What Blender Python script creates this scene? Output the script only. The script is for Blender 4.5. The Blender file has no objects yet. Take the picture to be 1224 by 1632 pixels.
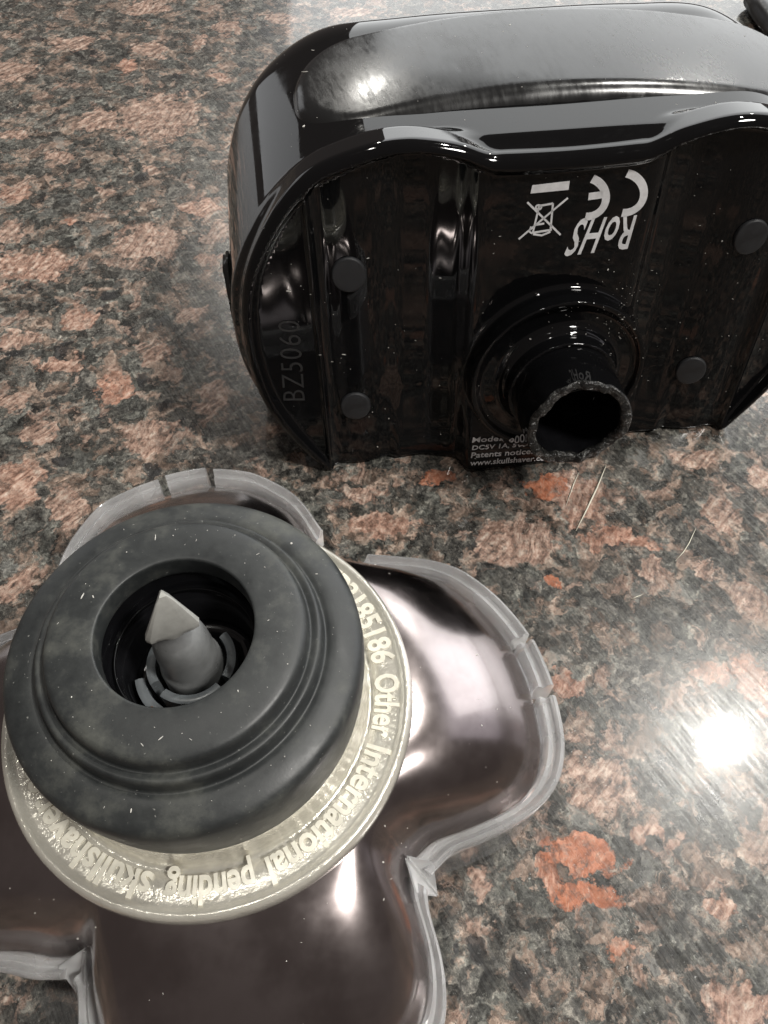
import bpy, bmesh, math, random
import numpy as np
from mathutils import Vector, Matrix, Quaternion
random.seed(7); rng = np.random.default_rng(7)
R = math.radians
scene = bpy.context.scene
# 1 unit = 1 cm
# ------------------------------------------------------------------ camera
cam_h = 11.5; pitch = 57.0; fpx = 1233.0
cd = bpy.data.cameras.new('camera'); cam = bpy.data.objects.new('camera', cd)
scene.collection.objects.link(cam); scene.camera = cam
cam.location = (0, 0, cam_h); cam.rotation_euler = (R(90 - pitch), 0, 0)
cd.sensor_fit = 'VERTICAL'; cd.sensor_height = 24.0; cd.lens = 24.0 * fpx / 1632.0
cd.clip_start = 0.1; cd.clip_end = 3000
cd.dof.use_dof = True; cd.dof.focus_distance = 10.5; cd.dof.aperture_fstop = 5.0
cd.dof.use_dof = False
# ------------------------------------------------------------------ world, lamps, exposure
w = bpy.data.worlds.new('World'); scene.world = w; w.use_nodes = True
w.node_tree.nodes['Background'].inputs[0].default_value = (1.0, 0.86, 0.80, 1)
w.node_tree.nodes['Background'].inputs[1].default_value = 0.075
vs = scene.view_settings
vs.view_transform = 'Standard'; vs.look = 'None'; vs.exposure = 0.55; vs.gamma = 1.0

def area(name, loc, target, sx, sy, radiance, col=(1, 1, 1), shape='RECTANGLE', spread=180):
    l = bpy.data.lights.new(name, 'AREA'); l.shape = shape; l.size = sx; l.size_y = sy
    A = sx * sy if shape == 'RECTANGLE' else math.pi * sx * sx / 4
    l.energy = radiance * A * math.pi; l.color = col; l.spread = R(spread)
    o = bpy.data.objects.new(name, l); scene.collection.objects.link(o)
    o.location = loc
    o.rotation_euler = (Vector(target) - Vector(loc)).to_track_quat('-Z', 'Y').to_euler()
    return o
LIGHTS = [
    ('far_panel_light', (185, 260, 132), (60, 10, 60), 500, 262, 1.7, (0.98, 1.0, 1.0)),  # added soft panel standing in for the bright far wall
    ('ceiling_downlight', (93, 63, 200), (93, 63, 0), 7.6, 7.6, 800, (1.0, 0.98, 0.92), 'DISK'),
    ('second_downlight', (-45, 250, 200), (-45, 250, 0), 9, 9, 300, (1.0, 0.97, 0.9), 'DISK'),
    ('fourth_downlight', (150, 235, 200), (150, 235, 0), 9, 9, 300, (1.0, 0.97, 0.9), 'DISK'),
    ('third_downlight', (-30, 16, 200), (-30, 16, 0), 9, 9, 160, (1.0, 0.97, 0.9), 'DISK'),
    ('near_downlight', (120, -50, 190), (0, 5, 0), 36, 36, 88, (1.0, 0.97, 0.92), 'DISK'),
    ('right_panel_light', (210, 90, 95), (0, 5, 0), 150, 150, 0.5, (0.94, 0.92, 1.0)),  # area panel added at right for the pale patch on the lobe
    ('side_window_light', (-205, 205, 66), (0, 10, 10), 105, 100, 0.75, (0.96, 0.98, 1.0)),
]
for a in LIGHTS: area(*a)

# ------------------------------------------------------------------ helpers
C = scene.collection
fw = Vector((0, math.cos(R(pitch)), -math.sin(R(pitch)))); upv = Vector((0, math.sin(R(pitch)), math.cos(R(pitch))))
def atz(x, y, z=0.0):
    """photo reading -> place on the level z (only used to write down measured positions)"""
    d = fw - upv * ((y - 816) / fpx) + Vector(((x - 612) / fpx, 0, 0))
    return Vector((0, 0, cam_h)) + d * ((z - cam_h) / d.z)
def empty(name, loc, label, cat, rot=None, group=None):
    o = bpy.data.objects.new(name, None); C.objects.link(o); o.location = loc
    o.empty_display_size = 0.5
    if rot is not None: o.rotation_euler = rot
    o['label'] = label; o['category'] = cat
    if group: o['group'] = group
    return o
def link(name, me, mat, parent=None, smooth=True):
    o = bpy.data.objects.new(name, me); C.objects.link(o); o.parent = parent
    if mat: me.materials.append(mat)
    if smooth: me.shade_smooth()
    return o
def mesh(name, v, f):
    me = bpy.data.meshes.new(name); me.from_pydata([tuple(p) for p in v], [], [tuple(q) for q in f]); me.update(); return me
def bm_mesh(name, bm):
    me = bpy.data.meshes.new(name); bm.normal_update(); bm.to_mesh(me); bm.free(); return me
def lathe(name, prof, mat, parent, n=128, closed=False, wob=None):
    v = []; f = []; m = len(prof)
    for i in range(n):
        a = 2 * math.pi * i / n
        for j, (r, z) in enumerate(prof):
            rr, zz = (r, z) if wob is None else wob(r, z, a)
            v.append((rr * math.cos(a), rr * math.sin(a), zz))
    for i in range(n):
        k = (i + 1) % n
        for j in range(m if closed else m - 1):
            j2 = (j + 1) % m
            f.append((i * m + j, k * m + j, k * m + j2, i * m + j2))
    return link(name, mesh(name, v, f), mat, parent)
def smooth_prof(pts, it=2):
    p = list(pts)
    for _ in range(it):
        q = [p[0]]
        for a, b in zip(p[:-1], p[1:]):
            q += [(a[0] * .75 + b[0] * .25, a[1] * .75 + b[1] * .25), (a[0] * .25 + b[0] * .75, a[1] * .25 + b[1] * .75)]
        q.append(p[-1]); p = q
    return p
def tube_mesh(name, pts, rad, n=8):
    v = []; f = []; m = len(pts)
    for i, p in enumerate(pts):
        p = Vector(p); t = (Vector(pts[min(i + 1, m - 1)]) - Vector(pts[max(i - 1, 0)])).normalized()
        a = t.cross(Vector((0, 0, 1)) if abs(t.z) < .9 else Vector((1, 0, 0))).normalized(); b = t.cross(a)
        r = rad(i / (m - 1)) if callable(rad) else rad
        for k in range(n):
            an = 2 * math.pi * k / n; v.append(p + (a * math.cos(an) + b * math.sin(an)) * r)
    for i in range(m - 1):
        for k in range(n):
            k2 = (k + 1) % n; f.append((i * n + k, i * n + k2, (i + 1) * n + k2, (i + 1) * n + k))
    f.append(tuple(range(n - 1, -1, -1))); f.append(tuple((m - 1) * n + k for k in range(n)))
    return mesh(name, v, f)

# ---- node helper
class NT:
    def __init__(s, name):
        s.m = bpy.data.materials.new(name); s.m.use_nodes = True; s.t = s.m.node_tree; s.n = s.t.nodes
        s.b = s.n['Principled BSDF']; s.out = s.n['Material Output']
    def new(s, typ, **k):
        n = s.n.new('ShaderNode' + typ)
        for a, b in k.items(): setattr(n, a, b)
        return n
    def link(s, a, b): s.t.links.new(a, b)
    def put(s, sock, v):
        if isinstance(v, bpy.types.NodeSocket): s.link(v, sock)
        else: sock.default_value = v
    def math(s, op, a, b=0.0, c=None, clamp=False):
        n = s.new('Math', operation=op); n.use_clamp = clamp
        s.put(n.inputs[0], a); s.put(n.inputs[1], b)
        if c is not None: s.put(n.inputs[2], c)
        return n.outputs[0]
    def vmath(s, op, a, b=(0, 0, 0)):
        n = s.new('VectorMath', operation=op); s.put(n.inputs[0], a); s.put(n.inputs[1], b)
        return n.outputs['Value'] if op in ('LENGTH', 'DOT_PRODUCT', 'DISTANCE') else n.outputs[0]
    def noise(s, vec, scale, detail=4, rough=0.55, dist=0.0, col=False):
        n = s.new('TexNoise'); s.put(n.inputs['Vector'], vec); n.inputs['Scale'].default_value = scale
        n.inputs['Detail'].default_value = detail; n.inputs['Roughness'].default_value = rough; n.inputs['Distortion'].default_value = dist
        return n.outputs['Color' if col else 'Fac']
    def vor(s, vec, scale, feat='F1', out='Distance', rnd=1.0):
        n = s.new('TexVoronoi', feature=feat); s.put(n.inputs['Vector'], vec); n.inputs['Scale'].default_value = scale
        n.inputs['Randomness'].default_value = rnd
        return n.outputs[out]
    def mapr(s, v, a, b, c=0.0, d=1.0, smooth=True):
        n = s.new('MapRange'); n.interpolation_type = 'SMOOTHSTEP' if smooth else 'LINEAR'
        s.put(n.inputs[0], v); s.put(n.inputs[1], a); s.put(n.inputs[2], b); s.put(n.inputs[3], c); s.put(n.inputs[4], d)
        return n.outputs[0]
    def mapping(s, vec, loc=(0, 0, 0), rot=(0, 0, 0), sc=(1, 1, 1), typ='POINT'):
        n = s.new('Mapping', vector_type='TEXTURE'); s.put(n.inputs[0], vec)   # rotate first, then stretch
        n.inputs['Location'].default_value = loc
        n.inputs['Rotation'].default_value = rot; n.inputs['Scale'].default_value = [1 / q for q in sc]
        return n.outputs[0]
    def mix(s, fac, a, b, mode='MIX'):
        n = s.new('Mix', data_type='RGBA', blend_type=mode)
        s.put(n.inputs[0], fac); s.put(n.inputs[6], a); s.put(n.inputs[7], b)
        return n.outputs[2]
    def ramp(s, fac, stops):
        n = s.new('ValToRGB'); s.put(n.inputs[0], fac); e = n.color_ramp.elements
        while len(e) < len(stops): e.new(0.5)
        for q, (p, c) in zip(e, stops): q.position = p; q.color = (*c, 1) if len(c) == 3 else c
        return n.outputs[0]
    def bump(s, h, strength, dist=0.02):
        n = s.new('Bump'); s.put(n.inputs['Height'], h); n.inputs['Strength'].default_value = strength
        n.inputs['Distance'].default_value = dist; return n.outputs[0]
    def obj(s): return s.new('TexCoord').outputs['Object']
    def set(s, **k):
        for a, v in k.items(): s.put(s.b.inputs[a.replace('_', ' ')], v)
def rgb(*c): return (*c, 1.0)

# ------------------------------------------------------------------ materials
def mat_granite():
    t = NT('polished_granite'); co = t.obj()
    warp = t.vmath('SCALE', t.vmath('SUBTRACT', t.noise(co, 1.3, 3, .6, col=True), (.5, .5, .5))); warp.node.inputs['Scale'].default_value = 0.9
    warp2 = t.vmath('SCALE', t.vmath('SUBTRACT', t.noise(co, 5.0, 4, .65, col=True), (.5, .5, .5))); warp2.node.inputs['Scale'].default_value = 0.42
    p = t.vmath('ADD', t.vmath('ADD', co, warp), warp2)
    # measured feldspar patches: photo x, y, half-width, half-height, tone (0 pink .. 1 red), pale
    P = [(255,185,78,46,.2,.4),(155,190,38,20,.3,.3),(235,385,66,38,.1,.9),(20,115,42,22,.1,.8),(115,70,36,16,.3,.3),(232,12,44,12,.2,.5),
         (205,105,20,13,.6,.1),(240,78,36,16,.1,.9),(350,125,18,9,.5,.2),(25,305,32,16,.5,.2),(8,370,32,20,.3,.5),(50,425,74,32,.5,.3),
         (160,305,23,9,.3,.4),(320,330,42,17,.5,.3),(110,358,15,9,.6,.1),(345,372,24,20,.3,.4),(360,45,28,13,.2,.6),(320,65,14,9,.4,.3),
         (245,270,20,12,.3,.6),(330,415,32,12,.5,.2),(130,505,32,20,.5,.3),(95,585,44,18,.5,.2),(178,622,36,28,.6,.2),(335,640,36,32,.4,.4),
         (232,705,52,36,.2,.8),(28,775,52,40,.5,.3),(105,815,36,42,.2,.6),(35,930,32,30,.3,.7),(575,782,42,22,.3,.4),(610,835,62,26,.5,.3),
         (695,765,36,16,.8,.1),(825,862,74,50,.3,.5),(925,792,48,52,.5,.4),(985,862,74,22,.6,.2),(885,925,15,11,.9,.0),(1155,818,28,26,.4,.5),
         (1208,762,22,30,.2,.8),(1045,915,32,26,.4,.6),(1120,905,26,20,.2,.7),(1190,955,32,38,.2,.7),(905,1092,42,28,.6,.3),(960,1255,74,56,.3,.4),
         (1135,1078,44,26,.6,.2),(1200,1090,40,40,.6,.2),(925,1365,66,42,.9,.05),(945,1435,72,30,1.,.0),(872,1400,24,44,.7,.3),(1040,1335,44,20,.5,.3),(1150,1440,34,18,.5,.3),(990,1522,24,20,.7,.1),
         (1172,1605,62,46,.5,.4),(765,1400,22,34,.4,.5),(868,772,42,18,.9,.1),(1105,728,42,18,.2,.8),(655,1040,40,30,.3,.4),(60,690,40,20,.3,.5),
         (450,30,40,14,.2,.7),(560,20,50,10,.3,.5),(20,215,30,14,.3,.4),(95,250,28,12,.2,.6),(300,500,30,18,.3,.5),(30,540,36,18,.4,.4),(250,560,30,16,.4,.4),(20,640,30,20,.3,.6)]
    far = []
    for i in range(46):                        # more patches of the same stone outside the frame
        a = rng.uniform(0, 2 * math.pi); d = rng.uniform(9, 30)
        q = Vector((d * math.cos(a), 9 + d * math.sin(a), 0))
        if -11 < q.x < 11 and -1 < q.y < 25: continue
        far.append((q, rng.uniform(.6, 1.6), rng.uniform(.4, 1.0), rng.uniform(.1, .8), rng.uniform(0, .8)))
    items = []
    for x, y, rx, ry, tone, pale in P:
        c = atz(x, y); e = atz(x + rx, y); g = atz(x, y - ry); items.append((c, (e - c).length * .84, (g - c).length * .84, tone, pale))
    items += far[:20]
    dmin = tone_s = None
    for c, rx, ry, tone, pale in items:
        v = t.new('VectorMath', operation='SUBTRACT'); t.link(p, v.inputs[0]); v.inputs[1].default_value = c
        m = t.vmath('MULTIPLY', v.outputs[0], (1 / rx, 1 / ry, 0))
        L = t.vmath('LENGTH', m)
        if dmin is None: dmin = L; tone_s = t.math('MULTIPLY', t.math('LESS_THAN', L, 1.2), tone)
        else:
            dmin = t.math('MINIMUM', dmin, L)
            tone_s = t.math('MAXIMUM', tone_s, t.math('MULTIPLY', t.math('LESS_THAN', L, 1.15), tone + 0.001))
    brk = t.noise(co, 3.2, 6, .7)
    inside = t.mapr(t.math('ADD', dmin, t.math('MULTIPLY', t.math('SUBTRACT', brk, .5), 2.1)), .80, 1.06, 1, 0)
    # small scattered extra grains
    sm = t.mapr(t.noise(p, 1.6, 4, .6), .57, .64)
    inside = t.math('MAXIMUM', inside, t.math('MULTIPLY', sm, .7))
    # fibrous structure of the feldspar
    cw = t.vmath('ADD', co, t.vmath('MULTIPLY', warp, (.35, .35, 0)))
    pick = t.mapr(t.noise(co, .45, 1), .46, .54)
    def streak(sx, sy, det, ds):
        a = t.noise(t.mapping(cw, rot=(0, 0, R(48)), sc=(sx, sy, 1)), 1.0, det, .64, ds); b = t.noise(t.mapping(cw, loc=(3, 7, 0), rot=(0, 0, R(72)), sc=(sx, sy, 1)), 1.0, det, .64, ds)
        n = t.new('Mix', data_type='FLOAT'); t.link(pick, n.inputs[0]); t.link(a, n.inputs[2]); t.link(b, n.inputs[3]); return n.outputs[0]
    fib = streak(2.2, 11, 8, .4); fib2 = streak(5, 32, 5, .3)
    mott = t.noise(co, 7.0, 6, .72)
    pink = t.ramp(t.math('ADD', t.math('MULTIPLY', fib, .55), t.math('MULTIPLY', mott, .45)),
                  [(.37, (.04, .032, .028)), (.44, (.16, .105, .082)), (.49, (.32, .205, .158)), (.54, (.45, .32, .255)), (.63, (.66, .56, .47))])
    red = t.ramp(t.math('ADD', t.math('MULTIPLY', fib, .35), t.math('MULTIPLY', mott, .65)),
                 [(.30, (.09, .03, .018)), (.45, (.36, .125, .065)), (.55, (.47, .19, .11)), (.70, (.60, .36, .26))])
    fcol = t.mix(t.mapr(tone_s, .35, 1.0), pink, red)
    fcol = t.mix(t.math('MULTIPLY', t.mapr(fib2, .55, .70), .4), fcol, rgb(.62, .53, .43))
    # dark ground: biotite, grey quartz, greenish plagioclase
    g1 = t.noise(p, 3.6, 10, .80); g2 = streak(4.0, 9, 8, .5); g3 = t.noise(co, 13, 8, .85)
    gsum = t.math('ADD', t.math('ADD', t.math('MULTIPLY', g1, .48), t.math('MULTIPLY', g2, .20)), t.math('MULTIPLY', g3, .32))
    base = t.ramp(gsum, [(.395, (.008, .008, .008)), (.45, (.027, .027, .026)), (.495, (.068, .067, .063)), (.54, (.135, .131, .12)), (.60, (.31, .295, .265))])
    tint = t.mix(t.mapr(t.noise(co, 1.1, 3, .6), .45, .6), rgb(1.0, .965, .92), rgb(.97, .99, .95))
    base = t.mix(1.0, base, tint, 'MULTIPLY')
    brown = t.mapr(t.noise(p, 1.9, 5, .65), .50, .60)
    base = t.mix(t.math('MULTIPLY', brown, .6), base, t.mix(.45, pink, rgb(.26, .19, .14)))
    cells = t.vor(p, 1.7, out='Color'); cs = t.new('SeparateColor'); t.link(cells, cs.inputs[0])
    blk = t.math('MULTIPLY', t.mapr(cs.outputs[0], .76, .80), t.mapr(t.vor(p, 1.7), .34, .26))
    base = t.mix(t.math('MULTIPLY', blk, .85), base, rgb(.022, .022, .023))
    qz = t.math('MULTIPLY', t.mapr(cs.outputs[1], .80, .84), t.mapr(t.vor(p, 1.7), .38, .26))
    base = t.mix(t.math('MULTIPLY', qz, .5), base, t.mix(g3, rgb(.10, .10, .095), rgb(.22, .22, .2)))
    def grains(scale, lo, hi):
        c = t.new('SeparateColor'); t.link(t.vor(p, scale, out='Color'), c.inputs[0]); return t.mapr(c.outputs[2], 0, 1, lo, hi, False)
    gr = t.math('MULTIPLY', grains(4.2, .45, 1.5), grains(9.5, .6, 1.4)); gv = t.new('CombineXYZ')
    for q in range(3): t.link(gr, gv.inputs[q])
    base = t.mix(1.0, base, gv.outputs[0], 'MULTIPLY')
    gr2 = grains(5.5, .72, 1.2); gv2 = t.new('CombineXYZ')
    for q in range(3): t.link(gr2, gv2.inputs[q])
    fcol = t.mix(1.0, fcol, gv2.outputs[0], 'MULTIPLY')
    fcol = t.mix(t.math('MULTIPLY', t.mapr(t.noise(co, 5.5, 6, .75), .50, .60), .45), fcol, base)
    col = t.mix(inside, base, fcol)
    # black specks inside the feldspar, mica glints painted pale into the dark ground
    sp = t.math('MULTIPLY', t.mapr(t.vor(p, 6.5), .17, .10), t.mapr(t.noise(co, 2.0, 2), .48, .55))
    col = t.mix(t.math('MULTIPLY', sp, .8), col, rgb(.03, .027, .025))
    gl = t.math('MULTIPLY', t.mapr(t.noise(co, 19, 5, .8), .62, .66), t.mapr(t.noise(co, 1.7, 3), .46, .56))
    col = t.mix(t.math('MULTIPLY', gl, .8), col, rgb(.62, .62, .60))
    cr = t.vor(p, 2.1, 'DISTANCE_TO_EDGE'); crack = t.math('MULTIPLY', t.mapr(cr, .0, .035, 1, 0), t.mapr(t.noise(co, .9, 2), .5, .6))
    col = t.mix(t.math('MULTIPLY', crack, .5), col, rgb(.03, .028, .025))
    t.put(t.b.inputs['Base Color'], col)
    smear = t.noise(t.mapping(co, rot=(0, 0, R(-58)), sc=(1.2, 16, 1)), 1.0, 4, .7)
    t.set(Roughness=t.mapr(smear, .3, .7, .20, .32), IOR=1.5, Specular_IOR_Level=.6, Coat_Weight=.6, Coat_Roughness=t.mapr(smear, .35, .65, .02, .06), Coat_IOR=1.5)
    scr = t.noise(t.mapping(co, rot=(0, 0, R(-58)), sc=(5, 42, 1)), 1.0, 3, .6)
    bmp = t.bump(t.math('ADD', t.math('MULTIPLY', scr, .5), t.math('MULTIPLY', t.noise(co, 18, 3, .6), .5)), .12, .012)
    t.put(t.b.inputs['Normal'], bmp)
    t.put(t.b.inputs['Coat Normal'], t.bump(t.math('ADD', scr, t.noise(co, 9, 3, .6)), .022, .01))
    return t.m
def mat_gloss():
    t = NT('piano_black_plastic'); co = t.obj()
    sm = t.noise(co, 1.2, 5, .65); fine = t.noise(t.mapping(co, rot=(0, .3, .5), sc=(3, 20, 8)), 1.0, 3, .6)
    t.set(Base_Color=rgb(.0035, .0036, .004), Roughness=t.mapr(t.math('ADD', t.math('MULTIPLY', sm, .7), t.math('MULTIPLY', fine, .3)), .42, .66, .02, .10), IOR=1.44,
          Normal=t.bump(t.noise(co, 1.5, 2), .03, .02))
    return t.m
def mat_grip():
    t = NT('satin_grip_plastic'); co = t.obj()
    br = t.noise(t.mapping(co, rot=(0, 0, .2), sc=(14, 3, 3)), 1.0, 4, .7); sm = t.noise(co, 1.0, 4, .6)
    t.set(Base_Color=rgb(.012, .0125, .013), Roughness=t.mapr(t.math('ADD', t.math('MULTIPLY', sm, .6), t.math('MULTIPLY', br, .4)), .35, .65, .12, .30), IOR=1.55, Specular_IOR_Level=.65,
          Normal=t.bump(br, .05, .01))
    return t.m
def mat_broken():
    t = NT('snapped_plastic_edge'); co = t.obj(); n = t.noise(co, 9, 6, .75)
    t.set(Base_Color=t.ramp(n, [(.35, (.005, .005, .005)), (.55, (.018, .018, .017)), (.72, (.12, .115, .105))]), Roughness=t.mapr(n, .3, .7, .08, .30), Normal=t.bump(t.noise(co, 3.5, 5, .7), 1.0, .09))
    return t.m
def mat_rubber():
    t = NT('dusty_black_rubber'); co = t.obj()
    n = t.noise(co, 2.2, 6, .7); f = t.noise(co, 24, 3, .7); d = t.noise(t.mapping(co, sc=(1, 1, .4)), .9, 4, .65)
    c = t.ramp(t.math('ADD', t.math('MULTIPLY', n, .6), t.math('MULTIPLY', d, .4)), [(.36, (.016, .018, .019)), (.50, (.029, .032, .032)), (.66, (.085, .088, .078))])
    sp = t.mapr(t.noise(co, 26, 2, .6), .70, .76)
    c = t.mix(t.math('MULTIPLY', sp, .6), c, rgb(.3, .3, .28))
    t.set(Base_Color=c, Roughness=t.mapr(n, .3, .7, .38, .58), Normal=t.bump(t.math('ADD', t.math('MULTIPLY', f, .3), t.math('MULTIPLY', n, .5)), .18, .015), Specular_IOR_Level=.55)
    return t.m
def mat_simple(name, col, rough, metal=0.0, **k):
    t = NT(name); co = t.obj(); n = t.noise(co, 3.5, 5, .65)
    t.set(Base_Color=t.mix(t.mapr(n, .3, .7), rgb(*[x * .82 for x in col]), rgb(*[min(1, x * 1.12) for x in col])), Roughness=t.mapr(n, .3, .7, rough * .75, rough * 1.3), Metallic=metal, **k)
    return t.m
def mat_housing():
    t = NT('smoked_chrome_plastic'); co = t.obj(); n = t.noise(co, 1.1, 4, .6); d = t.noise(co, 28, 2, .6)
    t.set(Base_Color=t.mix(t.mapr(n, .35, .65), rgb(.29, .25, .245), rgb(.37, .325, .32)), Metallic=1.0, Roughness=t.mapr(n, .3, .7, .17, .24), Coat_Weight=.35, Coat_Roughness=.04,
          Normal=t.bump(t.noise(co, .9, 3, .5), .10, .05))
    return t.m
def mat_clear(name='clear_plastic', milky=.24, alpha=.25):
    t = NT(name); co = t.obj(); n = t.noise(co, 4, 5, .65)
    t.set(Base_Color=rgb(.93, .94, .95), Roughness=.04, IOR=1.46, Transmission_Weight=1.0, Normal=t.bump(t.noise(co, 4.0, 2, .5),   .07, .03))
    dif = t.new('BsdfDiffuse'); dif.inputs[0].default_value = rgb(.90, .90, .90)
    tr = t.new('BsdfTransparent'); tr.inputs[0].default_value = rgb(.86, .87, .88)
    m1 = t.new('MixShader'); m1.inputs[0].default_value = alpha; t.link(t.b.outputs[0], m1.inputs[1]); t.link(tr.outputs[0], m1.inputs[2])
    m2 = t.new('MixShader'); t.put(m2.inputs[0], t.mapr(t.noise(co, 1.6, 2), .3, .75, milky * .7, milky * 1.35)); t.link(m1.outputs[0], m2.inputs[1]); t.link(dif.outputs[0], m2.inputs[2])
    t.link(m2.outputs[0], t.out.inputs[0]); return t.m
def mat_ivory():
    t = NT('frosted_ivory_plastic'); co = t.obj(); n = t.noise(co, 3, 5, .65); f = t.noise(co, 11, 4, .65)
    t.set(Base_Color=t.ramp(n, [(.3, (.68, .655, .57)), (.7, (.82, .79, .70))]), Metallic=.35, Roughness=t.mapr(f, .3, .7, .12, .24), IOR=1.5,
          Transmission_Weight=.30, Coat_Weight=.8, Coat_Roughness=.08, Normal=t.bump(f, .35, .03))
    return t.m
M = dict(granite=mat_granite(), gloss=mat_gloss(), grip=mat_grip(), broken=mat_broken(), rubber=mat_rubber(), housing=mat_housing(),
         clear=mat_clear(), wall=mat_clear('smoky_clear_wall', .06, .6), ivory=mat_ivory(), clear2=mat_clear('yellowed_clear_plastic', .4, .1),
         foot=mat_simple('grey_rubber_foot', (.017, .018, .020), .5), pin=mat_simple('grey_nylon', (.21, .215, .215), .34),
         tip=mat_simple('pale_lit_nylon', (.40, .40, .375), .38), collar=mat_simple('blue_grey_nylon', (.15, .165, .175), .28),  # pin tip coloured paler to carry the look of its lit face
         cavity=mat_simple('black_cavity_plastic', (.006, .006, .007), .14), print=mat_simple('grey_print', (.80, .80, .81), .5),
         faint=mat_simple('embossed_grey', (.028, .028, .028), .4), dust=mat_simple('dust', (.62, .60, .56), .7), highlight=mat_simple('pale_highlight', (.75, .72, .6), .5),
         port=mat_simple('dark_port_cover', (.03, .032, .03), .25), letter=mat_simple('glossy_ivory_relief', (.80, .77, .66), .10, Coat_Weight=.8, Coat_Roughness=.04),
         cable=mat_simple('black_cable_rubber', (.012, .012, .012), .4), copper=mat_simple('copper_contact', (.8, .45, .3), .3, .9))

# ------------------------------------------------------------------ the countertop (setting)
bm = bmesh.new(); bmesh.ops.create_cube(bm, size=1, matrix=Matrix.Translation((0, 15, -1.5)) @ Matrix.Diagonal((150, 90, 3, 1)))
bmesh.ops.bevel(bm, geom=bm.edges[:], offset=.3, segments=3, affect='EDGES')
top = link('countertop', bm_mesh('countertop', bm), M['granite'], None, False); top['kind'] = 'structure'

# ------------------------------------------------------------------ distance-field modelling of the handle
def smin(a, b, k): h = np.clip(.5 + .5 * (b - a) / k, 0, 1); return b * (1 - h) + a * h - k * h * (1 - h)
def smax(a, b, k): return -smin(-a, -b, k)
def sst(x, a, b): t = np.clip((x - a) / (b - a), 0, 1); return t * t * (3 - 2 * t)
def catmull(pts, n=14):
    P = np.array(pts, float); m = len(P); out = []
    for i in range(m):
        p0, p1, p2, p3 = P[i - 1], P[i], P[(i + 1) % m], P[(i + 2) % m]
        for t in np.linspace(0, 1, n, endpoint=False):
            out.append(.5 * (2 * p1 + (p2 - p0) * t + (2 * p0 - 5 * p1 + 4 * p2 - p3) * t * t + (3 * p1 - p0 - 3 * p2 + p3) * t ** 3))
    return np.array(out)
GX0, GX1, GZ0, GZ1, GS = -6.2, 6.2, -1.2, 7.4, .02
def sd_table(poly):
    X = np.arange(GX0, GX1, GS)[::2]; Z = np.arange(GZ0, GZ1, GS)[::2]; XX, ZZ = np.meshgrid(X, Z, indexing='ij')
    d = np.full(XX.shape, 1e9, np.float32); ins = np.zeros(XX.shape, bool)
    for a, b in zip(poly, np.roll(poly, -1, 0)):
        ex, ez = b - a; wx = XX - a[0]; wz = ZZ - a[1]; h = np.clip((wx * ex + wz * ez) / (ex * ex + ez * ez + 1e-12), 0, 1)
        d = np.minimum(d, (wx - ex * h) ** 2 + (wz - ez * h) ** 2)
        if abs(ez) > 1e-9: ins ^= ((a[1] > ZZ) != (b[1] > ZZ)) & (XX < a[0] + ex * (ZZ - a[1]) / ez)
    d = np.sqrt(d) * np.where(ins, -1, 1); k = np.array([1, 2, 3, 2, 1.]) / 9
    for ax in (0, 1): d = sum(np.roll(d, s, ax) * q for s, q in zip((-2, -1, 0, 1, 2), k))
    return d
def look(T, x, z):
    s = GS * 2; u = np.clip((x - GX0) / s, 0, T.shape[0] - 1.001); v = np.clip((z - GZ0) / s, 0, T.shape[1] - 1.001)
    i = u.astype(int); j = v.astype(int); u = u - i; v = v - j
    return T[i, j] * (1 - u) * (1 - v) + T[i + 1, j] * u * (1 - v) + T[i, j + 1] * (1 - u) * v + T[i + 1, j + 1] * u * v
half = [(1.15, 5.52), (1.6, 5.68), (2.3, 5.79), (3.0, 5.70), (3.7, 5.42), (4.3, 4.75), (4.72, 3.9), (4.86, 2.9), (4.74, 1.8), (4.4, .95), (3.9, .15), (3.7, -.02), (3.2, .06), (2.2, .1), (1.3, 0)]
Lp = [(-.9, 5.50), (0, 5.48), (.9, 5.50)] + half + [(-x, z) for x, z in half[::-1]]
TL = sd_table(catmull(Lp))
Lm = [(-.9, 5.46), (0, 5.44), (.9, 5.46)] + half[:8] + [(4.74, 1.8), (4.4, .95), (3.9, .05), (3.75, -.4), (3.7, -1.1)] + [(-3.7, -1.1), (-3.75, -.4), (-3.9, .05), (-4.4, .95), (-4.74, 1.8)] + [(-x, z) for x, z in half[:8][::-1]]
TM = sd_table(catmull(Lm))
so = [(1.8, 5.58), (3.2, 5.46), (4.25, 4.85), (4.85, 3.9), (5.0, 2.9), (4.85, 1.9), (4.4, .95), (3.6, .25), (2.2, .02)]
Sp = [(0, 5.60)] + so + [(0, 0)] + [(-x, z) for x, z in so[::-1]]
TS = sd_table(catmull(Sp))
kx = np.array([0, 1.22, 1.34, 1.46, 1.9, 2.4, 2.62, 2.8, 3.1, 3.36, 3.50, 3.62, 3.70, 3.80, 4.05, 4.5, 5.2])
ky = np.array([.10, .10, .12, .22, .32, .28, .20, .15, .12, .14, .18, .13, .05, .10, .15, .18, .18])
fx = np.linspace(0, 5.2, 521); fy = np.interp(fx, kx, ky); fy = np.convolve(np.pad(fy, 15, 'edge'), np.hanning(33)[1:-1] / np.hanning(33)[1:-1].sum(), 'valid')
def face_depth(x, z):
    ax = np.abs(x); f = np.interp(ax, fx, fy)
    ch = sst(ax, 1.2, 1.4) * (1 - sst(ax, 2.4, 2.65))
    step = z - (2.72 + .16 * np.cos((ax - 1.3) * 5.2))
    f = f - .05 * np.exp(-((ax - 3.70) / .035) ** 2)
    f = f - .16 * ch * (1 - sst(z, -.1, 1.6))
    cen = 1 - sst(ax, 1.2, 1.42)
    f = f - cen * .42 * (1 - sst(z, -.1, 2.3))
    return f
BX, BZ = .18, 1.9
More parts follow.
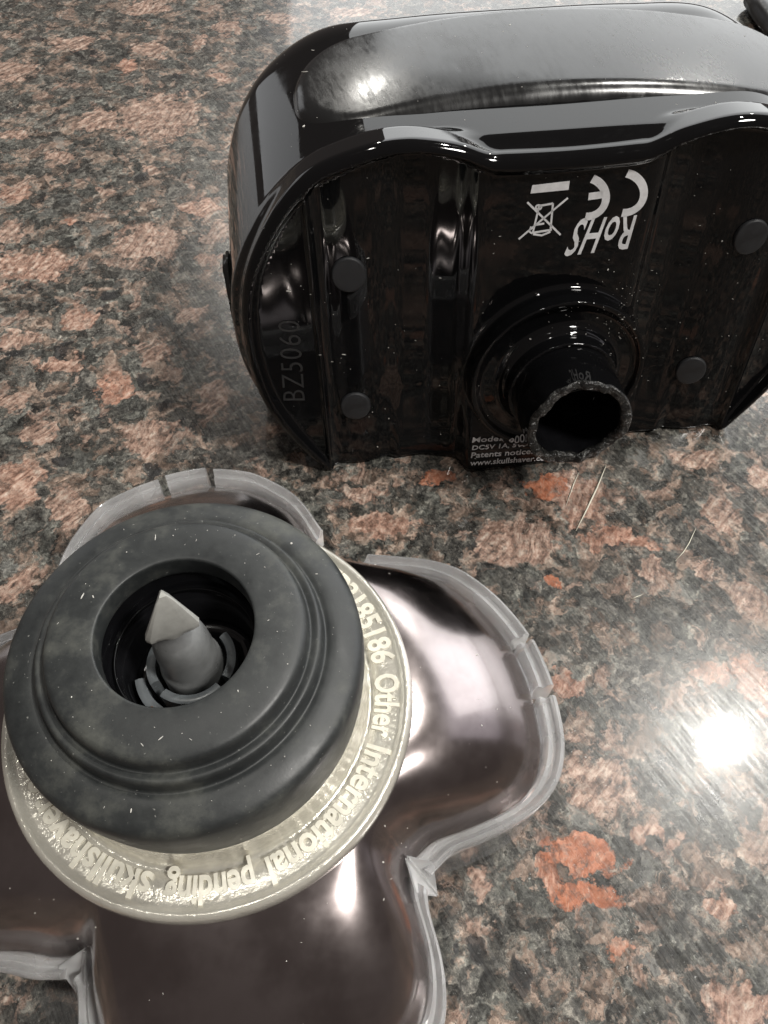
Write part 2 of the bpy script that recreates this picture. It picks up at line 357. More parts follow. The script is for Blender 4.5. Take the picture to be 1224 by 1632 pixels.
def lift(y, z): return z - .23 * sst(z, 1.0, 5.2) * np.maximum(y - .35, 0)
def handle(x, y, z):
    zz = lift(y, z); dS = look(TS, x, zz); yc = 2.40; hy = 2.20
    r = np.where(y < yc, .26, 1.45) + 0 * dS
    a = dS + r; b = np.abs(y - yc) - hy + r
    d1 = np.sqrt(np.maximum(a, 0) ** 2 + np.maximum(b, 0) ** 2) + np.minimum(np.maximum(a, b), 0) - r
    dL = look(TL, x, z); r2 = .17; a = dL + r2; b = np.abs(y - .33) - .35 + r2
    d2 = np.sqrt(np.maximum(a, 0) ** 2 + np.maximum(b, 0) ** 2) + np.minimum(np.maximum(a, b), 0) - r2
    d = smin(d1, d2 + 0, .09)
    # the part that may stand proud at the bottom centre
    b3 = np.maximum(np.maximum(np.abs(x + .05) - 1.32, np.abs(z - 1.4) - 1.4), np.abs(y - .3) - .80)
    d = smin(d, b3, .10)
    f = face_depth(x, z); m = -look(TM, x, z)
    m = sst(m, .05, .26)
    plane = (f * m + (1 - m) * -.30) - y
    d = smax(d, plane * .85, .05)
    # round boss with a dished ring and a collar
    rr = np.sqrt((x - BX) ** 2 + (z - BZ) ** 2)
    boss = np.maximum(rr - 1.46, np.abs(y - .2) - .52)
    d = smin(d, boss, .10)
    dish = np.sqrt((np.maximum(np.abs(rr - 1.16) - .08, 0)) ** 2 + ((y + .34)) ** 2) - .13
    d = smax(d, -dish, .05)
    colr = np.maximum(rr - .90, np.abs(y + .1) - .50); d = smin(d, colr, .08)
    d = smax(d, -(np.maximum(rr - .62, y - .9)), .03)
    # contact with the counter
    zw = z * math.cos(R(10)) - y * math.sin(R(10))
    d = smax(d, -(zw - .02), .06)
    # seat of the grip pad
    return d
def grip(x, y, z):
    z = lift(y, z); cx = (x - .25) / 1.0; ycen = 2.15 - .010 * x * x
    hx, hy = 3.95, 1.12
    rr = 1.05
    qx = np.maximum(np.abs(cx) - hx + rr, 0); qy = np.maximum(np.abs(y - ycen) - hy + rr, 0)
    dd = np.sqrt(qx * qx + qy * qy) - rr
    topz = 5.80 - .026 * x * x - .04 * (y - ycen) ** 2
    e = .24; a = dd + e; b = np.abs(z - (topz - .8)) - .8 + e
    return np.sqrt(np.maximum(a, 0) ** 2 + np.maximum(b, 0) ** 2) + np.minimum(np.maximum(a, b), 0) - e
def nets(name, fn, lo, hi, h, mat, parent, iters=3):
    xs, ys, zs = [np.arange(a, b, h) for a, b in zip(lo, hi)]
    F = np.empty((len(xs), len(ys), len(zs)), np.float32)
    XX, ZZ = np.meshgrid(xs, zs, indexing='ij')
    for j, yy in enumerate(ys): F[:, j, :] = fn(XX, np.full_like(XX, yy), ZZ)
    S = F < 0; nx, ny, nz = [n - 1 for n in F.shape]
    cnt = np.zeros((nx, ny, nz), np.int8)
    for a in (0, 1):
        for b in (0, 1):
            for c in (0, 1): cnt += S[a:nx + a, b:ny + b, c:nz + c]
    act = (cnt > 0) & (cnt < 8); I = np.argwhere(act); idx = np.full(act.shape, -1, np.int32); idx[act] = np.arange(len(I))
    pos = np.zeros((len(I), 3)); num = np.zeros(len(I))
    cor = [(a, b, c) for a in (0, 1) for b in (0, 1) for c in (0, 1)]
    for p in cor:
        for ax in range(3):
            if p[ax]: continue
            q = list(p); q[ax] = 1
            fa = F[tuple((I + p).T)]; fb = F[tuple((I + q).T)]; m = (fa < 0) != (fb < 0)
            t = np.where(m, fa / np.where(m, fa - fb, 1), 0)
            P = np.array(p, float)[None].repeat(len(I), 0); P[:, ax] += t; pos += P * m[:, None]; num += m
    pos = (I + pos / num[:, None]) * h + np.array([xs[0], ys[0], zs[0]])
    quads = []
    for ax in range(3):
        o1, o2 = [(1, 2), (2, 0), (0, 1)][ax]
        sl0 = [slice(1, None)] * 3; sl1 = [slice(1, None)] * 3; sl0[ax] = slice(0, -1)
        A = S[tuple(slice(0, -1) if i == ax else slice(1, -1) for i in range(3))]; B = S[tuple(slice(1, None) if i == ax else slice(1, -1) for i in range(3))]
        E_ = np.argwhere(A != B); inside = A[tuple(E_.T)]
        for i in range(3):
            if i != ax: E_[:, i] += 1
        e1 = np.eye(3, dtype=int)[o1]; e2 = np.eye(3, dtype=int)[o2]
        c = [idx[tuple((E_ - s).T)] for s in (e1 * 0, e1, e1 + e2, e2)]
        Q = np.stack(c, 1); Q[~inside] = Q[~inside][:, ::-1]; quads.append(Q)
    Q = np.concatenate(quads); Q = Q[(Q >= 0).all(1)]
    def ev(P): return fn(P[:, 0], P[:, 1], P[:, 2])
    def grad(P, e):
        g = np.stack([ev(P + d) - ev(P - d) for d in np.eye(3) * e], 1) / (2 * e); return g
    for _ in range(iters):
        g = grad(pos, .01); n2 = np.maximum((g * g).sum(1), .25); step = -(ev(pos) / n2)[:, None] * g
        L = np.linalg.norm(step, axis=1, keepdims=True); pos += step * np.minimum(1, h * .35 / np.maximum(L, 1e-9))
    g = grad(pos, .022); g /= np.maximum(np.linalg.norm(g, axis=1, keepdims=True), 1e-6)
    me = bpy.data.meshes.new(name); me.vertices.add(len(pos)); me.vertices.foreach_set('co', pos.astype(np.float32).ravel())
    me.loops.add(len(Q) * 4); me.loops.foreach_set('vertex_index', Q.astype(np.int32).ravel())
    me.polygons.add(len(Q)); me.polygons.foreach_set('loop_start', np.arange(len(Q), dtype=np.int32) * 4)
    me.update(calc_edges=True); me.validate()
    me.shade_smooth(); me.normals_split_custom_set_from_vertices(g.tolist())
    return link(name, me, mat, parent, False)

FO = Vector((-1.057, 8.304, 0)); yaw = R(7.34)
ex = Vector((math.cos(yaw), math.sin(yaw), 0))
org = FO + ex * 3.8
hd = empty('electric_shaver', org, 'glossy black shaver body standing on the granite, with CE and RoHS marks and snapped tube', 'shaver')
hd.rotation_mode = 'QUATERNION'
hd.rotation_quaternion = Quaternion((0, 0, 1), yaw) @ Quaternion((1, 0, 0), -R(10))
HR = hd.rotation_quaternion.to_matrix(); HRi = HR.inverted()
nets('shell', handle, (-5.2, -.85, -.3), (5.2, 4.8, 6.8), .045, M['gloss'], hd)
nets('grip_pad', lambda x, y, z: smax(grip(x, y, z), 4.85 - z, .02), (-4.3, .7, 4.7), (4.5, 3.8, 7.0), .045, M['grip'], hd)
def face_pt(x, y):
    """photo reading -> (x, z) on the leaning front face plane"""
    d = fw - upv * ((y - 816) / fpx) + Vector(((x - 612) / fpx, 0, 0)); d = HRi @ d; o = HRi @ (Vector((0, 0, cam_h)) - org)
    s = -o.y / d.y; p = o + d * s; return p.x, p.z
def drop(P, off):
    """lay points (x, ?, z) on the front of the shell"""
    P = np.array(P, float); y = np.full(len(P), -1.6)
    for _ in range(60):
        d = handle(P[:, 0], y, P[:, 2]); y += np.clip(d * .7, -.1, .2)
    P[:, 1] = y - off; return P
def flat_to_shell(name, polys, mat, off=.006, seg=.12, thick=.006):
    """polys: list of (verts2d, faces) in face coordinates -> thin print on the shell"""
    bm = bmesh.new()
    for V, Fc in polys:
        vs_ = [bm.verts.new((x, 0, z)) for x, z in V]
        for f in Fc:
            try: bm.faces.new([vs_[i] for i in f])
            except ValueError: pass
    bmesh.ops.triangulate(bm, faces=bm.faces[:])
    for _ in range(4):
        e = [q for q in bm.edges if q.calc_length() > seg]
        if not e: break
        bmesh.ops.subdivide_edges(bm, edges=e, cuts=1); bmesh.ops.triangulate(bm, faces=bm.faces[:])
    P = drop([v.co[:] for v in bm.verts], off)
    for v, p in zip(bm.verts, P): v.co = p
    r = bmesh.ops.extrude_face_region(bm, geom=bm.faces[:])
    for v in [g for g in r['geom'] if isinstance(g, bmesh.types.BMVert)]: v.co.y -= thick
    bmesh.ops.recalc_face_normals(bm, faces=bm.faces[:])
    return link(name, bm_mesh(name, bm), mat, hd, False)
def text2d(s, size=1.0, bold=0.0, shear=0.0, spacing=1.0):
    cu = bpy.data.curves.new('t', 'FONT'); cu.body = s; cu.size = size; cu.offset = bold; cu.shear = shear; cu.space_character = spacing; cu.resolution_u = 3
    o = bpy.data.objects.new('t', cu); C.objects.link(o); bpy.context.view_layer.update()
    me = bpy.data.meshes.new_from_object(o.evaluated_get(bpy.context.evaluated_depsgraph_get()))
    V = np.array([v.co[:2] for v in me.vertices]); Fc = [tuple(p.vertices) for p in me.polygons]
    bpy.data.objects.remove(o); bpy.data.curves.remove(cu); bpy.data.meshes.remove(me)
    return V, Fc
def fit_quad(V, q):
    """map text box onto four face-plane corners: lower-left, lower-right, upper-right, upper-left (as the text reads)"""
    lo = V.min(0); hi = V.max(0); u = (V - lo) / (hi - lo); a, b, c, d = [np.array(k) for k in q]
    U = u[:, :1]; W = u[:, 1:]; return (1 - U) * (1 - W) * a + U * (1 - W) * b + U * W * c + (1 - U) * W * d
FP = lambda L: [face_pt(*p) for p in L]
def band(pts, wd, closed=False):
    P = np.array(pts, float); V = []; Fc = []; n = len(P)
    for i in range(n):
        t = P[(i + 1) % n] - P[i - 1] if closed else P[min(i + 1, n - 1)] - P[max(i - 1, 0)]
        t /= np.linalg.norm(t) + 1e-9; nn = np.array([-t[1], t[0]]) * wd / 2; V += [P[i] + nn, P[i] - nn]
    for i in range(n if closed else n - 1):
        j = (i + 1) % n; Fc.append((2 * i, 2 * i + 1, 2 * j + 1, 2 * j))
    return V, Fc
# CE mark (stands upside down on the panel)
def arc_letter(px_c, rx, ry, a0, a1, wd, bar=None):
    c = np.array(px_c); pts = [face_pt(*(c + np.array([rx * math.cos(R(a)), ry * math.sin(R(a))]))) for a in np.linspace(a0, a1, 22)]
    out = [band(pts, wd)]
    if bar: out.append(band(FP(bar), wd * .9))
    return out
cpolys = arc_letter((996, 312), 34, 32, -78, 92, .115); epolys = arc_letter((937, 319), 32, 31, -72, 92, .115, [(941, 318), (963, 315)])
def shift_shear(pl): return pl
flat_to_shell('ce_mark', cpolys + epolys, M['print'])
V, Fc = text2d('RoHS', 1, .012, 0, 1.06)
flat_to_shell('rohs_mark', [(fit_quad(V, FP([(1019, 347), (926, 353), (899, 414), (1003, 402)])), Fc)], M['print'])
flat_to_shell('underbar', [(FP([(848, 313), (909, 307), (911, 293), (851, 300)]), [(0, 1, 2, 3)])], M['print'])
binp = [[(843, 327), (896, 379)], [(908, 320), (829, 386)], [(862, 333), (852, 374)], [(884, 329), (880, 371)], [(862, 333), (884, 329)], [(850, 376), (882, 371)],
        [(852, 378), (866, 380), (880, 374)], [(857, 363), (870, 361)], [(849, 366), (846, 374), (851, 377)]]
pol = [band(FP(l), .028) for l in binp]
pol.append(band([face_pt(861 + 4.5 * math.cos(a), 335 + 3.5 * math.sin(a)) for a in np.linspace(0, 2 * math.pi, 13)[:-1]], .025, True))
flat_to_shell('bin_symbol', pol, M['print'])
rows = [('Model: 9002', (754, 711), 92, 8.0), ('DC5V 1A, 5W', (753, 722), 86, 8.0), ('Patents notice:', (751, 732), 98, 8.5), ('www.skullshaver.com', (749, 743), 130, 8.5)]
pol = []
for s, (x0, y0), wd, ht in rows:
    V, Fc = text2d(s, 1, .01)
    pol.append((x0, y0, wd, ht, V, Fc))
def model_text():
    polys = []
    for x0, y0, wd, ht, V, Fc in pol:
        q = [(x0, y0), (x0 + wd, y0 - wd * .075), (x0 + wd + 2, y0 - ht - wd * .075 + 1), (x0 + 2, y0 - ht + 1)]
        # the panel stands ~0.35 cm proud here: measure on that nearer plane
        Q = []
        for p in q:
            d = fw - upv * ((p[1] - 816) / fpx) + Vector(((p[0] - 612) / fpx, 0, 0)); d = HRi @ d; o = HRi @ (Vector((0, 0, cam_h)) - org)
            s = (-.33 - o.y) / d.y; h = o + d * s; Q.append((h.x, h.z))
        polys.append((fit_quad(V, Q), Fc))
    return polys
mt = flat_to_shell('printed_text', model_text(), M['print'], seg=.2); mt['kind'] = 'stuff'
V, Fc = text2d('BZ5060', 1, -.012, 0, 1.05)
flat_to_shell('embossed_number', [(fit_quad(V, FP([(487, 646), (478, 519), (443, 520), (452, 648)])), Fc)], M['faint'])
# rubber feet
for fx_, fz_ in ((-3.16, 3.9), (-3.18, 1.42), (3.02, 3.95), (2.78, 1.45)):
    p = drop([(fx_, 0, fz_)], 0)[0]; e = .03
    pp = drop([(fx_ + .12, 0, fz_), (fx_ - .12, 0, fz_)], 0); slope = (pp[0][1] - pp[1][1]) / .24
    o = lathe('rubber_foot', smooth_prof([(0, .055), (.27, .052), (.315, .045), (.325, .0), (.325, -.1)], 1), M['foot'], hd, 40)
    o.location = p; o.rotation_mode = 'QUATERNION'
    n = Vector((slope, -1, 0)).normalized(); o.rotation_quaternion = n.to_track_quat('Z', 'Y'); o.scale = (.80, .88, 1)
# snapped coupling tube
def tub(r, z, a):
    k = max(0, (z - .8) / .95)
    jag = .05 * math.sin(2 * a + 1) + .03 * math.sin(3 * a) * math.sin(8 * a + .4) + .03 * max(0, math.sin(5 * a + 2)) ** 6 + .012 * math.sin(17 * a) + .005 * math.sin(31 * a + 2)
    return r + .012 * k * math.sin(11 * a), z + jag * max(0, (z - 1.05)) / .5
outer = [(.86, .25), (.845, .45), (.84, .7), (.84, 1.0), (.835, 1.25), (.82, 1.45)]
tb = lathe('coupling_tube', outer, M['gloss'], hd, 120, wob=tub)
ed = lathe('broken_rim', [(.82, 1.45), (.815, 1.49), (.79, 1.51), (.74, 1.50), (.70, 1.505), (.675, 1.47), (.67, 1.40)], M['broken'], tb, 160, wob=lambda r, z, a: (r - (.03 * max(0, math.sin(3.0 * a + 1)) ** 3 if r < .72 else 0), tub(r, z, a)[1] + (.03 * math.sin(4 * a + 1) * math.sin(9 * a) if r < .75 else 0)))
inn = lathe('bore', [(.67, 1.40), (.66, 1.2), (.62, .4), (.56, -.4), (0, -.45)], M['cavity'], tb, 80, wob=tub)
tab_v = []
chip = lathe('bore_tongue', [(.67, 1.42), (.60, 1.36), (.48, 1.2), (.43, .98), (.52, .75), (.62, .65)], M['foot'], tb, 120)
bm = bmesh.new(); bm.from_mesh(chip.data)
bmesh.ops.delete(bm, geom=[v for v in bm.verts if not (R(60) < math.atan2(v.co.y, v.co.x) < R(150))], context='VERTS'); bm.to_mesh(chip.data); bm.free()
tb.location = (BX, 0, BZ); tb.rotation_euler = (R(90), 0, 0)
# port cover on the left end
bm = bmesh.new(); bmesh.ops.create_cube(bm, size=1, matrix=Matrix.Diagonal((.16, .55, 1.15, 1))); bmesh.ops.bevel(bm, geom=bm.edges[:], offset=.06, segments=3, affect='EDGES')
pc = link('port_cover', bm_mesh('port_cover', bm), M['port'], hd); pc.location = (-5.0, 1.35, 3.1)
# dust and lint caught on the shell
def dust_mesh(name, pts, smin_, smax_, normal=None):
    bm = bmesh.new()
    for p in pts:
        s = rng.uniform(smin_, smax_) * (2.2 if rng.random() < .07 else 1)
        st = rng.uniform(1, 4) if rng.random() < .35 else 1; st = rng.uniform(3, 8) if rng.random() < .06 else st
        mtx = Matrix.Translation(p) @ Matrix.Rotation(rng.uniform(0, 6.28), 4, 'Z') @ Matrix.Rotation(rng.uniform(0, 6.28), 4, 'X') @ Matrix.Diagonal((s * st, s, s * .6, 1))
        bmesh.ops.create_icosphere(bm, subdivisions=1, radius=1, matrix=mtx)
    return bm_mesh(name, bm)
pts = []
xz = np.stack([rng.uniform(-4.6, 4.7, 150), np.zeros(150), rng.uniform(.2, 5.3, 150)], 1); P = drop(xz, .004)
pts += [tuple(p) for p in P if p[1] < 1.2]
cl = np.stack([rng.normal(1.0, .5, 90), np.zeros(90), rng.normal(2.9, .35, 90)], 1); P = drop(cl, .004); pts += [tuple(p) for p in P if p[1] < 1.0]
for _ in range(90):
    x = rng.uniform(-4, 4); y = rng.uniform(.8, 3.6); z = 7.0
    for _k in range(60):
        d = float(np.minimum(handle(np.array([x]), np.array([y]), np.array([z])), grip(np.array([x]), np.array([y]), np.array([z])))[0]); z -= d * .7
    pts.append((x, y, z))
d_ = link('dust', dust_mesh('dust', pts, .0025, .008), M['dust'], hd, False); d_['kind'] = 'stuff'

# ------------------------------------------------------------------ the shaver head
cx_, cy_ = -1.95, 3.0
sh = empty('shaver_attachment', (cx_, cy_, 0), 'four-lobed clear-rimmed shaver attachment with ivory lettered collar, black rubber ring and grey pin', 'attachment')
TH0 = 12.0
OUT = [(-180,4.0),(-175,4.1),(-165,4.2),(-155,4.15),(-145,4.0),(-136,3.7),(-129,3.35),(-122.2,3.18),(-118,3.0),(-114,3.05),(-111.5,3.31),(-107,3.6),(-103,3.9),(-95,4.15),(-85,4.2),(-75,4.25),
       (-65,4.25),(-55,4.2),(-49.7,4.0),(-46,3.74),(-42.6,3.44),(-40.1,3.16),(-35,2.96),(-27.1,3.08),(-19.8,3.52),(-16.3,3.77),(-12.1,4.0),(-7.7,4.13),(-2.4,4.18),(7,4.15),(17.7,4.09),(28,3.94),(36.5,3.77),
       (42,3.56),(48,3.28),(55,3.02),(63.5,2.92),(70.6,3.08),(80,3.57),(91,3.92),(100,4.05),(106,4.06),(114,4.06),(123.8,4.03),(133.5,3.72),(137.7,3.55),(143,3.3),(149,3.1),(155,3.2),(162,3.6),(170,3.9),(180,4.0)]
def RL(deg):
    a = (deg + 180) % 360 - 180; return float(np.interp(a, [q[0] for q in OUT], [q[1] for q in OUT]))
NA = 720; degs = np.arange(NA) * 360 / NA
Rr = np.array([RL(d) for d in degs]); kk = np.hanning(17)[1:-1]; kk /= kk.sum(); n0 = len(kk) // 2
Rr = np.convolve(np.concatenate([Rr[-n0:], Rr, Rr[:n0]]), kk, 'valid')
def Rof(deg):
    u = (deg % 360) / 360 * NA; i = int(u); f = u - i; return Rr[i % NA] * (1 - f) + Rr[(i + 1) % NA] * f
ZR = 1.72
# housing (smoked chrome shell)
ns = 46; V = []; Fc = []
for i in range(NA):
    a = R(degs[i]); Ri = Rr[i] - .245
    for j in range(ns):
        s = j / (ns - 1); r = 1.9 + (Ri - 1.9) * (1 - (1 - s) ** 1.25)
        t = min(1, max(0, (r - 2.05) / (Ri - 2.05)))
        z = ZR + (3.02 - ZR) * (1 - t ** 1.75) ** .76 if t < 1 else ZR
        V.append((r * math.cos(a), r * math.sin(a), z))
    for z_, o_ in ((1.55, 0.0), (1.3, .02), (.7, .06), (.1, .10)):
        V.append(((Ri - o_) * math.cos(a), (Ri - o_) * math.sin(a), z_))
m = ns + 4
for i in range(NA):
    k = (i + 1) % NA
    for j in range(m - 1): Fc.append((i * m + j, i * m + j + 1, k * m + j + 1, k * m + j))
hs = link('housing', mesh('housing', V, Fc), M['housing'], sh)
# clear cap wall, one part per lobe, and the castellated rim pieces
def ring_piece(name, a0, a1, prof, mat, parent, step=.75, wav=0.0, cut=True):
    """prof: list of (offset from outline, z); closed section swept along the clover outline"""
    n = max(3, int((a1 - a0) / step)); V = []; Fc = []; m = len(prof)
    for i in range(n + 1):
        d = a0 + (a1 - a0) * i / n; r0 = Rof(d)
        for j, (o, z) in enumerate(prof):
            ww = wav * (math.sin(d * .9 + j * 2) + .6 * math.sin(d * 2.3 + j)) if wav else 0
            V.append(((r0 + o + ww) * math.cos(R(d)), (r0 + o + ww) * math.sin(R(d)), z + ww * .7))
    for i in range(n):
        for j in range(m):
            j2 = (j + 1) % m; Fc.append((i * m + j, (i + 1) * m + j, (i + 1) * m + j2, i * m + j2))
    Fc.append(tuple(range(m))[::-1]); Fc.append(tuple(n * m + j for j in range(m)))
    me = mesh(name, V, Fc); o = link(name, me, mat, parent, True)
    me.set_sharp_from_angle(angle=R(38)); return o
for a0, a1 in ((-34.5, 62), (64, 148.5), (149.5, 242), (243, 325)):
    ring_piece('cap_wall', a0, a1, [(.0, 1.50), (.0, .03), (-.10, .03), (-.13, 1.50)], M['wall'], sh)
for a0, a1, dz in ((-34, 5.6, 0), (7.3, 16.3, .05), (18, 55, 0), (70, 99.3, 0), (100.9, 109.5, .04), (111.2, 147, 0), (152, 190, 0), (191.5, 200, 0), (201.6, 241, 0), (244, 278, 0), (279.6, 288, .04), (289.6, 323, 0)):
    z1 = 2.0 + dz
    ring_piece('rim_segment', a0, a1, [(.0, 1.53), (.015, z1 - .08), (-.015, z1 - .02), (-.045, z1), (-.075, z1 - .02), (-.095, z1 - .07), (-.13, z1 - .09), (-.16, z1 - .05), (-.19, z1 - .03), (-.22, z1 - .06), (-.24, z1 - .12), (-.24, 1.60), (-.16, 1.53)], M['clear'], sh, .6, .0)
# ivory stays that show in the notches between lobes
for a in (-35.5, -117):
    rn = Rof(a)
    V = []; Fc = []
    sec = [(-.36, .04, 2.20), (-.04, .20, 2.04), (.20, .02, 1.30), (-.02, -.20, 1.98), (-.30, 0, 1.2)]
    ca, sa = math.cos(R(a)), math.sin(R(a))
    for q in sec: V.append(((rn + q[0]) * ca - q[1] * sa, (rn + q[0]) * sa + q[1] * ca, q[2]))
    Fc = [(0, 1, 2), (0, 2, 3), (0, 4, 1), (1, 4, 2), (2, 4, 3), (3, 4, 0)]
    bm = bmesh.new(); bm.from_mesh(mesh('n', V, Fc)); bmesh.ops.recalc_face_normals(bm, faces=bm.faces[:]); bmesh.ops.bevel(bm, geom=bm.edges[:], offset=.03, segments=2, affect='EDGES')
    link('notch_wedge', bm_mesh('notch_wedge', bm), M['clear2'], sh, False)
# ivory collar
lathe('collar_plate', smooth_prof([(1.55, 3.75), (1.68, 3.60), (1.72, 3.20), (1.76, 3.06), (1.84, 3.05), (1.88, 3.11), (2.00, 3.13), (2.13, 3.12), (2.18, 3.17), (2.23, 3.17), (2.27, 3.10), (2.28, 2.94), (2.20, 2.86), (2.05, 2.84)], 1), M['ivory'], sh, 200)
col = sh.children[-1]
def ring_text(words, r0, size, z, mat, parent, name):
    bm = bmesh.new()
    for s, a_start, a_end in words:
        V, Fc = text2d(s, size, .010); V = V - np.array([V[:, 0].min(), 0])
        sc = R(a_start - a_end) * r0 / V[:, 0].max(); vs_ = []
        for x, y in V:
            th = R(a_start) - x * sc / r0; r = r0 + y
            vs_.append(bm.verts.new((r * math.cos(th), r * math.sin(th), z)))
        for f in Fc:
            try: bm.faces.new([vs_[i] for i in f])
            except ValueError: pass
    bmesh.ops.recalc_face_normals(bm, faces=bm.faces[:])
    for f in bm.faces:
        if f.normal.z < 0: f.normal_flip()
    r = bmesh.ops.extrude_face_region(bm, geom=bm.faces[:])
    for v in [g for g in r['geom'] if isinstance(g, bmesh.types.BMVert)]: v.co.z += .042
    bmesh.ops.recalc_face_normals(bm, faces=bm.faces[:])
    return link(name, bm_mesh(name, bm), mat, parent, False)
for wd in [('Patent#', 82, 56), ('EP3185186', 51, 11), ('Other', 7, -14), ('International', -17, -66), ('pending', -70, -96), ('skullshaver.com', -100, -165), ('US8726528', -169, -210)]:
    ring_text([wd], 1.86, .37, 3.10, M['letter'], col, 'raised_word')
# rubber ring
lathe('rubber_ring', smooth_prof([(.80, 4.58), (.742, 4.60), (.738, 4.66), (.738, 4.80), (.740, 4.865), (.748, 4.882), (.77, 4.888), (.86, 4.887), (1.00, 4.875), (1.15, 4.85), (1.20, 4.83), (1.225, 4.79), (1.235, 4.68), (1.25, 4.655), (1.27, 4.66), (1.32, 4.675), (1.345, 4.66), (1.36, 4.62), (1.37, 4.52), (1.39, 4.50), (1.43, 4.52), (1.52, 4.51), (1.64, 4.47), (1.70, 4.44), (1.735, 4.39), (1.75, 4.30), (1.755, 4.1), (1.745, 3.9), (1.72, 3.55), (1.68, 3.35), (1.62, 3.32)], 1), M['rubber'], sh, 220)
# the socket
lathe('socket', [(.785, 4.70), (.775, 4.5), (.74, 4.28), (.70, 4.20), (.66, 4.18), (.655, 3.7), (.60, 3.62), (.56, 3.66), (.55, 3.4), (0, 3.38)], M['cavity'], sh, 96)
lathe('socket_bead', smooth_prof([(.70, 4.30), (.715, 4.33), (.70, 4.36), (.685, 4.33), (.70, 4.30)], 1), M['gloss'], sh, 96)
# drive pin
pin = lathe('drive_pin', smooth_prof([(.33, 3.4), (.32, 4.02), (.31, 4.16), (.285, 4.20), (.28, 4.45), (.265, 4.64), (.235, 4.78), (.18, 4.88), (.15, 4.98), (.145, 5.14)], 1), M['pin'], sh, 64)
def sector(name, r0, r1, z0, z1, a0, a1, mat, parent, taper=.02):
    n = max(6, int((a1 - a0) / 5)); V = []; Fc = []
    sec = [(r0, z0), (r0, z1), ((r0 + r1) / 2, z1 + taper), (r1, z1), (r1 + .01, z0)]; m = len(sec)
    for i in range(n + 1):
        a = R(a0 + (a1 - a0) * i / n)
        for r, z in sec: V.append((r * math.cos(a), r * math.sin(a), z))
    for i in range(n):
        for j in range(m):
            j2 = (j + 1) % m; Fc.append((i * m + j, i * m + j2, (i + 1) * m + j2, (i + 1) * m + j))
    Fc.append(tuple(range(m))); Fc.append(tuple(n * m + j for j in range(m))[::-1])
    me = mesh(name, V, Fc); me.set_sharp_from_angle(angle=R(50)); return link(name, me, mat, parent)
for a0, a1 in ((-125, -40), (-25, 45), (150, 215)): sector('claw', .36, .45, 3.4, 4.12, a0, a1, M['collar'], sh)
sector('socket_guide', .50, .60, 3.4, 3.98, -28, 30, M['cavity'], sh); sector('socket_guide', .50, .60, 3.4, 3.98, 195, 240, M['collar'], sh)
sector('contact', .56, .63, 3.95, 4.04, 232, 246, M['copper'], sh)
# arrow shaped tip: a three sided spear point whose flat faces the near side
V = []; aw = .27
prof = [(5.10, .16), (5.16, .225), (5.23, .23), (5.62, .07), (5.68, .03)]
nn = 36
for z, r in prof:
    tri = sst(np.array([z]), 5.10, 5.16)[0]
    for k in range(nn):
        a = 2 * math.pi * k / nn; rel = (math.degrees(a) + 8) % 120 - 60
        poly = r * .72 / math.cos(R(rel)); poly = min(poly, r * 1.22); rr = r * (1 - tri) + poly * tri
        V.append((rr * math.cos(a), rr * math.sin(a), z))
Fc = [(i * nn + k, i * nn + (k + 1) % nn, (i + 1) * nn + (k + 1) % nn, (i + 1) * nn + k) for i in range(len(prof) - 1) for k in range(nn)]
Fc.append(tuple((len(prof) - 1) * nn + k for k in range(nn))); Fc.append(tuple(range(nn))[::-1])
V = [(x + (z - 5.1) * .10, y, z - .10) for x, y, z in V]
tp = link('pin_tip', mesh('pin_tip', V, Fc), M['tip'], pin)
tp.data.set_sharp_from_angle(angle=R(40))
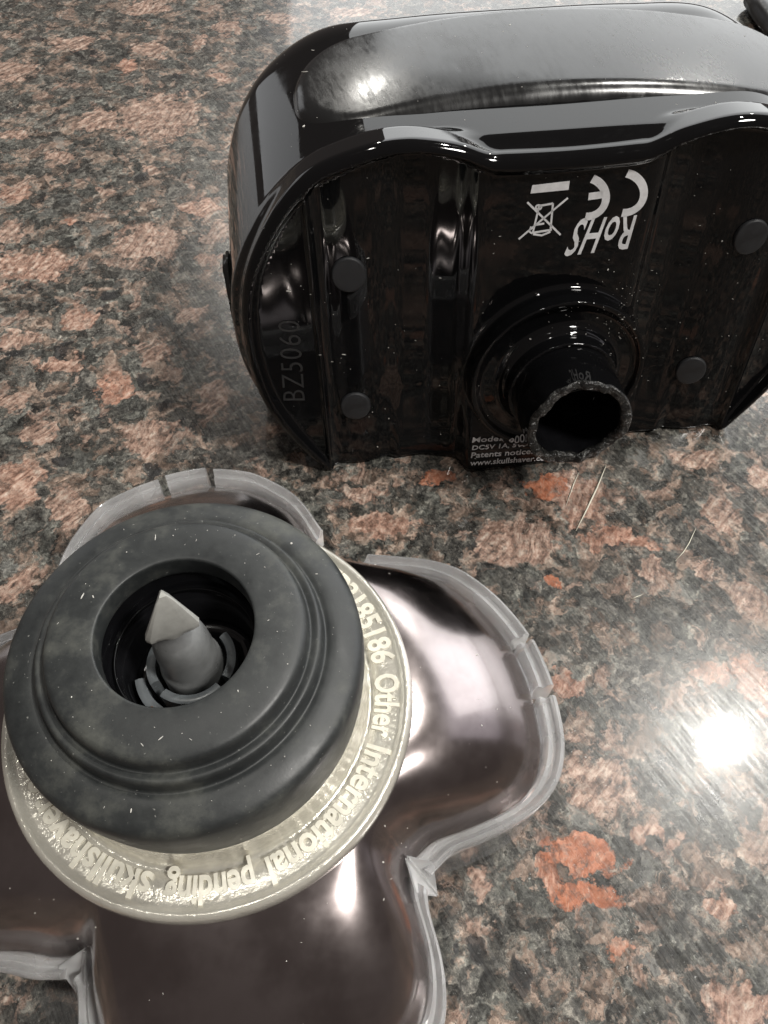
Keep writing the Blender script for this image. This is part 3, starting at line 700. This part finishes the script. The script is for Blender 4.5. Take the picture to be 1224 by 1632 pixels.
# dust on the head
pts = []
rp = [(.86, 4.885), (1.00, 4.875), (1.16, 4.845), (1.43, 4.52), (1.52, 4.51), (1.66, 4.44), (1.74, 4.36)]
for _ in range(75):
    r = rng.choice([rng.uniform(.86, 1.16), rng.uniform(1.43, 1.74)]); z = np.interp(r, [a for a, b in rp], [b for a, b in rp]); a = rng.uniform(0, 6.28)
    pts.append((r * math.cos(a), r * math.sin(a), z + .002))
for _ in range(75):
    d = rng.uniform(0, 360); Ri = Rof(d) - .245; r = rng.uniform(2.35, max(2.4, Ri - .1)); t = min(.999, max(0, (r - 2.05) / (Ri - 2.05)))
    pts.append((r * math.cos(R(d)), r * math.sin(R(d)), ZR + (3.02 - ZR) * (1 - t ** 1.75) ** .76 + .003))
d_ = link('dust', dust_mesh('dust', pts, .0025, .008), M['dust'], sh, False); d_['kind'] = 'stuff'

# ------------------------------------------------------------------ small things on the counter
def glint(pxs, rad, label, name='scratch_glint'):  # thin pale tubes modelled for light caught on scratches in the stone
    P = [atz(x, y, .02) for x, y in pxs]; c = P[0].copy(); c.z = 0
    pp = catmull([tuple(p - c) for p in P], 1) if False else [tuple(p - c) for p in P]
    o = link(name, tube_mesh(name, pp, lambda t: rad * (1 - .75 * abs(2 * t - 1)), 6), M['highlight']); o.location = c
    o['label'] = label; o['category'] = 'highlight'; o['group'] = 'pale scratch reflections on the granite'
glint([(966, 742), (952, 776), (937, 808), (918, 846)], .022, 'longest pale straight scratch reflection on the granite just below the snapped tube')
glint([(923, 752), (914, 772), (902, 806)], .011, 'thin pale scratch reflection left of the longest one below the snapped tube')
glint([(1109, 842), (1098, 866), (1089, 880), (1076, 894)], .013, 'short kinked pale scratch reflection on the granite below the right end of the handle')
glint([(1023, 948), (1015, 951), (1006, 955)], .010, 'tiny pale scratch reflection on the bare granite right of the shaver head')
cb = atz(1222, 60, .3); cpts = [(0, 0, 0), (.25, -.8, 0), (.7, -1.8, 0), (1.6, -3.0, 0)]
P = [(-.2 + .02 * t * t, 2.4 - t * .7, 0) for t in range(8)]
cbo = link('black_cable', tube_mesh('black_cable', P, .3, 16), M['cable']); cbo.location = (cb.x + .45, cb.y, .3)
cbo['label'] = 'black cable at the upper right corner behind the handle'; cbo['category'] = 'cable'
